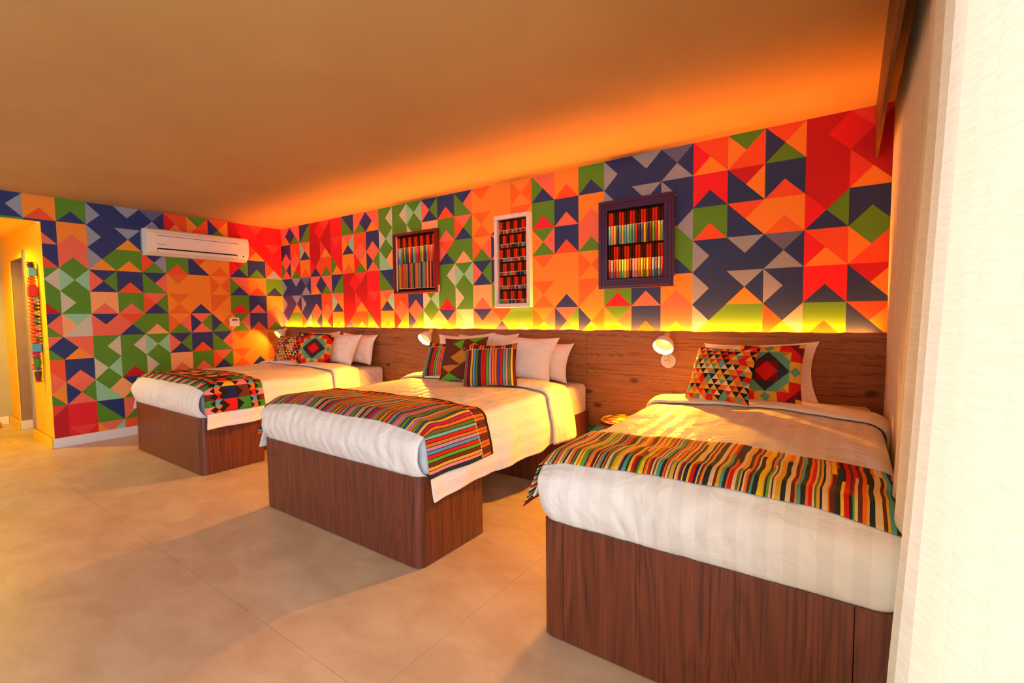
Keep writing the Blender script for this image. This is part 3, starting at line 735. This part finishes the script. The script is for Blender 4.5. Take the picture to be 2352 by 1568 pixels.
def framed(x0, x1, z0, z1, bw, fm, rows, npen, capf, flip_last, label, depth, seed, mould=False, liner=None):
    cxm = (x0+x1)/2; t = thing('framed_pens', (cxm, -.0005, z0), label, 'picture frame', 'framed pens on the wall')
    d = depth
    box('backing', x0+bw*.5, x1-bw*.5, -.012, -.002, z0+bw*.5, z1-bw*.5, plain('frame_backing', (30, 18, 14), .8), t)
    for (a0, a1, c0, c1) in ((x0, x1, z1-bw, z1), (x0, x1, z0, z0+bw), (x0, x0+bw, z0+bw, z1-bw), (x1-bw, x1, z0+bw, z1-bw)):
        box('frame_rail', a0, a1, -d, -.001, c0, c1, fm, t, .004)
    if mould:
        for k, (e, dd) in enumerate(((bw*.22, .008), (bw*.60, .005))):
            for (a0, a1, c0, c1) in ((x0+e, x1-e, z1-e-.010, z1-e), (x0+e, x1-e, z0+e, z0+e+.010), (x0+e, x0+e+.010, z0+e, z1-e), (x1-e-.010, x1-e, z0+e, z1-e)):
                box('moulding', a0, a1, -d-dd, -d+.001, c0, c1, fm, t, .003)
    if liner: box('liner', x0+bw+.0005, x0+bw+.022, -.030, -.013, z0+bw+.001, z1-bw-.001, liner, t)
    xa, xb, za, zb = x0+bw+(.024 if liner else .004), x1-bw-.004, z0+bw+.004, z1-bw-.004
    rh = (zb-za)/rows; pw_ = (xb-xa)/npen; rad = pw_*.47
    me = pen_mesh(rh*.985, rh*capf, rad); me2 = pen_mesh(rh*.985, rh*.06, rad) if flip_last else me
    rg = random.Random(seed)
    for r in range(rows):
        for k in range(npen):
            last = flip_last and r == rows-1
            o = bpy.data.objects.new('pen', me2 if last else me); link(o, t)
            o.location = (xa+(k+.5)*pw_-cxm, -.012-rad-.0008+.0005, za+(rows-1-r)*rh-z0+rg.uniform(0, rh*.012)+(rh*.985 if last else 0))
            if last: o.rotation_euler = (PI, 0, 0)
            for s, m_ in ((0, pmat(rg.choice(pcols))), (2, CAP_O if ((k+2*(r % 2))//2) % 2 == 0 else CAP_B)):
                o.material_slots[s].link = 'OBJECT'; o.material_slots[s].material = m_
    return t
t = framed(2.506, 3.210, 1.622, 2.312, .030, plain('frame_maroon', (104, 14, 18), .4), 2, 26, .42, True, 'square maroon frame holding two rows of coloured pens, leftmost of three', .055, 1, liner=plain('frame_liner', (235, 205, 175), .6))
box('sticker', 3.2105, 3.2112, -.030, -.018, 1.63, 1.70, WHITE, t)
framed(3.996, 4.417, 1.437, 2.332, .040, plain('frame_white', (236, 222, 206), .45), 6, 15, .72, False, 'tall white frame holding six rows of pens, the middle one', .055, 2)
t = framed(5.112, 5.748, 1.578, 2.311, .080, plain('frame_purple', (58, 24, 74), .35), 2, 20, .44, False, 'wide purple moulded frame holding two rows of pens, nearest the window', .045, 3, mould=True)
box('sticker', 5.7485, 5.7492, -.030, -.018, 1.59, 1.66, WHITE, t)

# ------------------------------------------------------------------ air conditioner
t = thing('air_conditioner', (.0, -1.13, 2.12), 'white split air conditioner mounted on the patterned wall', 'air conditioner')
AC = plain('ac_plastic', (242, 234, 210), .4); ya, yb = -1.705, -.56; zb = 2.122
def extrude(name, prof, y0, y1, mat, parent, bv=.006):
    n = len(prof); vs = [(x, y0, z) for x, z in prof]+[(x, y1, z) for x, z in prof]
    fs = [(i, (i+1) % n, n+(i+1) % n, n+i) for i in range(n)]+[tuple(range(n))[::-1], tuple(n+i for i in range(n))]
    o = mk(name, vs, fs, mat, parent)
    bm = bmesh.new(); bm.from_mesh(o.data); bmesh.ops.recalc_face_normals(bm, faces=bm.faces); bm.to_mesh(o.data); bm.free()
    if bv: bevel(o, bv, 3)
    return o
extrude('body', [(.001, zb), (.10, zb-.004), (.165, zb+.035), (.196, zb+.085), (.200, zb+.12), (.200, zb+.255), (.185, zb+.295), (.15, zb+.312), (.001, zb+.318)], ya, yb, AC, t)
extrude('front_panel', [(.196, zb+.098), (.207, zb+.105), (.207, zb+.245), (.200, zb+.262), (.19, zb+.26)], ya+.05, yb-.02, AC, t, .004)
DK = plain('ac_slot', (28, 24, 22), .7)
box('air_groove', .2065, .2085, ya+.09, yb-.13, zb+.222, zb+.227, DK, t)
sl = lambda name, d0, d1, h0, h1, y0, y1, m_: mk(name, [(.165+.031*h+.030*d, y, zb+.035+.05*h-.0186*d) for y in (y0, y1) for (d, h) in ((d0, h0), (d1, h0), (d1, h1), (d0, h1))], [(0, 1, 2, 3), (4, 7, 6, 5), (0, 4, 5, 1), (1, 5, 6, 2), (2, 6, 7, 3), (3, 7, 4, 0)], m_, t)
sl('outlet_slot', -.3, .06, .05, .95, ya+.09, yb-.15, DK)
sl('louvre', .02, .14, .08, .66, ya+.095, yb-.155, AC)
sl('indicator', .0, .08, .45, .75, yb-.08, yb-.062, DK)
fc = bpy.data.curves.new('logo', 'FONT'); fc.body = 'DAIKIN'; fc.size = .020; fc.extrude = .0004
fo = bpy.data.objects.new('logo', fc); COL.objects.link(fo)
dg = bpy.context.evaluated_depsgraph_get(); me = bpy.data.meshes.new_from_object(fo.evaluated_get(dg)); bpy.data.objects.remove(fo)
me.materials.clear(); me.materials.append(plain('logo_grey', (90, 90, 92), .5))
lo = bpy.data.objects.new('logo', me); link(lo, t); lo.matrix_local = Matrix.Translation((.2076, ya+.115+1.13, .118)) @ Matrix(((0, 0, 1, 0), (1, 0, 0, 0), (0, 1, 0, 0), (0, 0, 0, 1)))
mk('logo_mark', [(.2076, ya+.098, zb+.118), (.2076, ya+.108, zb+.118), (.2076, ya+.112, zb+.133), (.2076, ya+.102, zb+.133)], [(0, 1, 2, 3)], plain('logo_blue', (90, 110, 130), .5), t)

# ------------------------------------------------------------------ wall controller
t = thing('wall_controller', (.0005, -.704, 1.25), 'small square white wall controller with brown screen on the patterned wall', 'controller')
box('case', .0005, .018, -.766, -.642, 1.250, 1.370, plain('controller_case', (238, 228, 214), .4), t, .003)
box('screen', .018, .0186, -.738, -.668, 1.326, 1.350, plain('controller_screen', (120, 84, 60), .2), t)
for r in range(3):
    for k in range(5 if r < 2 else 2):
        yy = -.735+.018*k; box('button', .018, .0188, yy-.0045, yy+.0045, 1.311-.018*r-.003, 1.311-.018*r+.001, plain('controller_button', (190, 180, 168), .5), t)
box('nameplate', .018, .0184, -.688, -.652, 1.262, 1.267, plain('controller_button', (190, 180, 168), .5), t)

# ------------------------------------------------------------------ pelmet and curtains
o = box('curtain_pelmet', 6.985, 7.003, -5.9, -.002, 2.33, H-.0005, DARKWOOD, None, .002)
tag(o, 'dark wooden pelmet board hanging from the ceiling in front of the curtains', 'pelmet')
mc, nt, b = newmat('cream_linen_curtain')
wv = N(nt, 'ShaderNodeTexNoise', i_Scale=1.0, i_Detail=4.0); nt.links.new(mapped(nt, (14, 14, 160)), wv.inputs['Vector'])
r1 = ramp(nt, [(.3, lin((226, 212, 184))), (.7, lin((238, 224, 196)))]); nt.links.new(wv.outputs[0], r1.inputs[0])
df = N(nt, 'ShaderNodeBsdfDiffuse'); tl = N(nt, 'ShaderNodeBsdfTranslucent'); mx = N(nt, 'ShaderNodeMixShader', i_0=.15)
nt.links.new(r1.outputs[0], df.inputs[0]); nt.links.new(r1.outputs[0], tl.inputs[0])
nt.links.new(df.outputs[0], mx.inputs[1]); nt.links.new(tl.outputs[0], mx.inputs[2]); nt.links.new(mx.outputs[0], nt.nodes['Material Output'].inputs[0])
def curtain(y0, y1, xc, amp, per, lean, label, seed):
    n = int(abs(y1-y0)/per*14); nz_ = 24; vs = []; fs = []
    for k in range(nz_+1):
        z = .012+(2.62-.012)*k/nz_; f = 1-z/2.62
        for i in range(n+1):
            y = y0+(y1-y0)*i/n; u = y/per
            ph = 2*PI*(u+.35*noise.noise(Vector((u*.5, seed, 0))))
            a = amp*(.55+.45*f)*(1+.5*noise.noise(Vector((u*.7, seed, 5))))
            x = xc+a*math.sin(ph)-lean(y)*f**1.4+.012*noise.noise(Vector((y*3, z*1.2, seed)))*f
            vs.append((x, y+.35*a*math.cos(ph*1.0+.8), z))
    for k in range(nz_):
        for i in range(n): fs.append((k*(n+1)+i, k*(n+1)+i+1, (k+1)*(n+1)+i+1, (k+1)*(n+1)+i))
    o = mk('curtain', vs, fs, mc, smooth=True); tag(o, label, 'curtain', 'linen curtains'); return o
curtain(-.085, -1.86, 7.080, .018, .115, lambda y: .0, 'shaded beige linen curtain hanging beside the bed next to the window', 2)
curtain(-1.90, -3.50, 7.085, .036, .17, lambda y: .075, 'bright backlit cream linen curtain in front of the window, at the right edge', 6)

# ------------------------------------------------------------------ bead garland on the yellow wall
t = thing('bead_garland', (-.30, YP, .66), 'garland of painted wooden doll beads hanging on the yellow passage wall', 'garland')
def zz(v): return 1.985-(v-90)*(1.985-.69)/1375
BM = lambda n: pmat(n)
def bead(x, zy, hh, r, c, kind='round', nm='bead'):
    z = zz(zy); h_ = hh*(1.985-.69)/1375; y = YP-.012-r
    pr = {'round': [(-1, .25), (-.8, .62), (-.35, .97), (0, 1), (.35, .97), (.8, .62), (1, .25)], 'spool': [(-1, .7), (-.8, 1), (-.5, .95), (0, .55), (.5, .95), (.8, 1), (1, .7)],
          'vase': [(-1, .45), (-.6, .7), (.1, 1), (.7, .85), (1, .5)], 'cone': [(-1, .6), (-.9, .7), (.6, 1), (1, .9)]}[kind]
    return lathe(nm, (x, y, z), (0, 0, 1), [(h_*a, r*b_) for a, b_ in pr], BM(c), t, 14)
def bbox(x, zy, hh, r, c, face=None, dots=0):
    z = zz(zy); h_ = hh*(1.985-.69)/1375; y = YP-.010
    o = box('box_bead', x-r, x+r, y-2*r*.8, y, z-h_, z+h_, BM(c), t, .008)
    if face: 
        fb = box('face', x-r*.45, x+r*.45, y-2*r*.8-.002, y-2*r*.8+.002, z-h_*.75, z+h_*.75, BM(face), t, .001)
        for s in (-1, 1): lathe('eye', (x+s*r*.22, y-2*r*.8-.002, z+h_*.15), (0, -1, 0), [(0, .0035), (.001, .003)], plain('eye_white', (240, 240, 235), .4), fb, 8)
        box('mouth', x-r*.18, x+r*.18, y-2*r*.8-.003, y-2*r*.8-.0015, z-h_*.4, z-h_*.32, BM('red'), fb)
    for k in range(dots): lathe('button', (x, y-2*r*.8-.001, z+h_*(.5-.5*k)), (0, -1, 0), [(0, .006), (.002, .005)], BM('black'), t, 8)
tube('string', [(-.275, YP-.04, zz(80)), (-.285, YP-.04, zz(1460))], .003, BM('charcoal'), t, 6)
tube('string', [(-.42, YP-.035, zz(250)), (-.43, YP-.035, zz(1320))], .003, BM('charcoal'), t, 6)
XF = -.28
bead(XF, 105, 17, .036, 'brown', 'spool'); bead(XF, 137, 15, .036, 'brown', 'spool')
bbox(XF, 200, 47, .040, 'cyan', 'orange'); 
for z_, c in ((267, 'orange'), (302, 'orange'), (340, 'orange')): bead(XF, z_, 19, .037, c)
bbox(XF, 420, 62, .044, 'red', None, 3)
backs = ['cyan', 'mauve', 'brown', 'brown', 'yellow', 'navy', 'lime', 'violet', 'mustard', 'magenta', 'pink', 'green', 'red']
for z_, c in zip((500, 541, 583, 625, 666, 708, 749, 790, 832, 875, 917, 957, 993), backs):
    bead(XF, z_, 20, .040, 'orange')
    h_ = .0178; q = lathe('head_scarf', (XF+.012, YP-.032, zz(z_)+.002), (0, 0, 1), [(h_*a, .036*b_) for a, b_ in ((-.9, .3), (-.5, .8), (0, 1), (.5, .8), (.95, .3))], BM(c), t, 12)
    for s_ in (-1, 1): lathe('eye', (XF-.012+s_*.010, YP-.0905, zz(z_)+.002), (0, -1, 0), [(0, .0028), (.0015, .002)], BM('black'), t, 6)
bbox(XF, 1060, 48, .046, 'blue', 'orange')
bead(XF, 1140, 31, .038, 'magenta', 'spool'); bead(XF, 1238, 66, .032, 'green', 'vase'); bead(XF, 1306, 13, .034, 'violet')
bead(XF-.02, 1332, 9, .030, 'cyan'); bead(XF-.02, 1388, 50, .031, 'brown', 'cone'); bead(XF-.02, 1449, 13, .031, 'magenta')
XB = -.425
bead(XB, 265, 17, .022, 'red'); bead(XB, 300, 15, .024, 'olive')
bbox(XB, 358, 42, .026, 'maroon')
for z_ in (430, 465, 497): bead(XB, z_, 16, .022, 'brown')
bbox(XB, 575, 60, .026, 'orange')
for z_ in (657, 697, 739, 780, 820, 861, 903, 945, 985, 1023, 1063, 1104, 1136): bead(XB, z_, 19, .024, 'brown')
bbox(XB, 1205, 44, .026, 'violet'); bead(XB, 1288, 36, .026, 'red', 'spool')

# ------------------------------------------------------------------ door stop on the passage floor
t = thing('door_stop', (-1.93, -2.72, 0), 'small shiny metal door stop on the passage floor', 'door stop')
BR = plain('polished_brass', (205, 180, 130), .2, 1)
lathe('base', (-1.93, -2.72, .0003), (0, 0, 1), [(0, .030), (.006, .028), (.03, .015), (.045, .012)], BR, t, 18)
lathe('knob', (-1.93, -2.72, .0455), (0, 0, 1), [(0, .012), (.006, .018), (.018, .018), (.024, .010)], BR, t, 18)
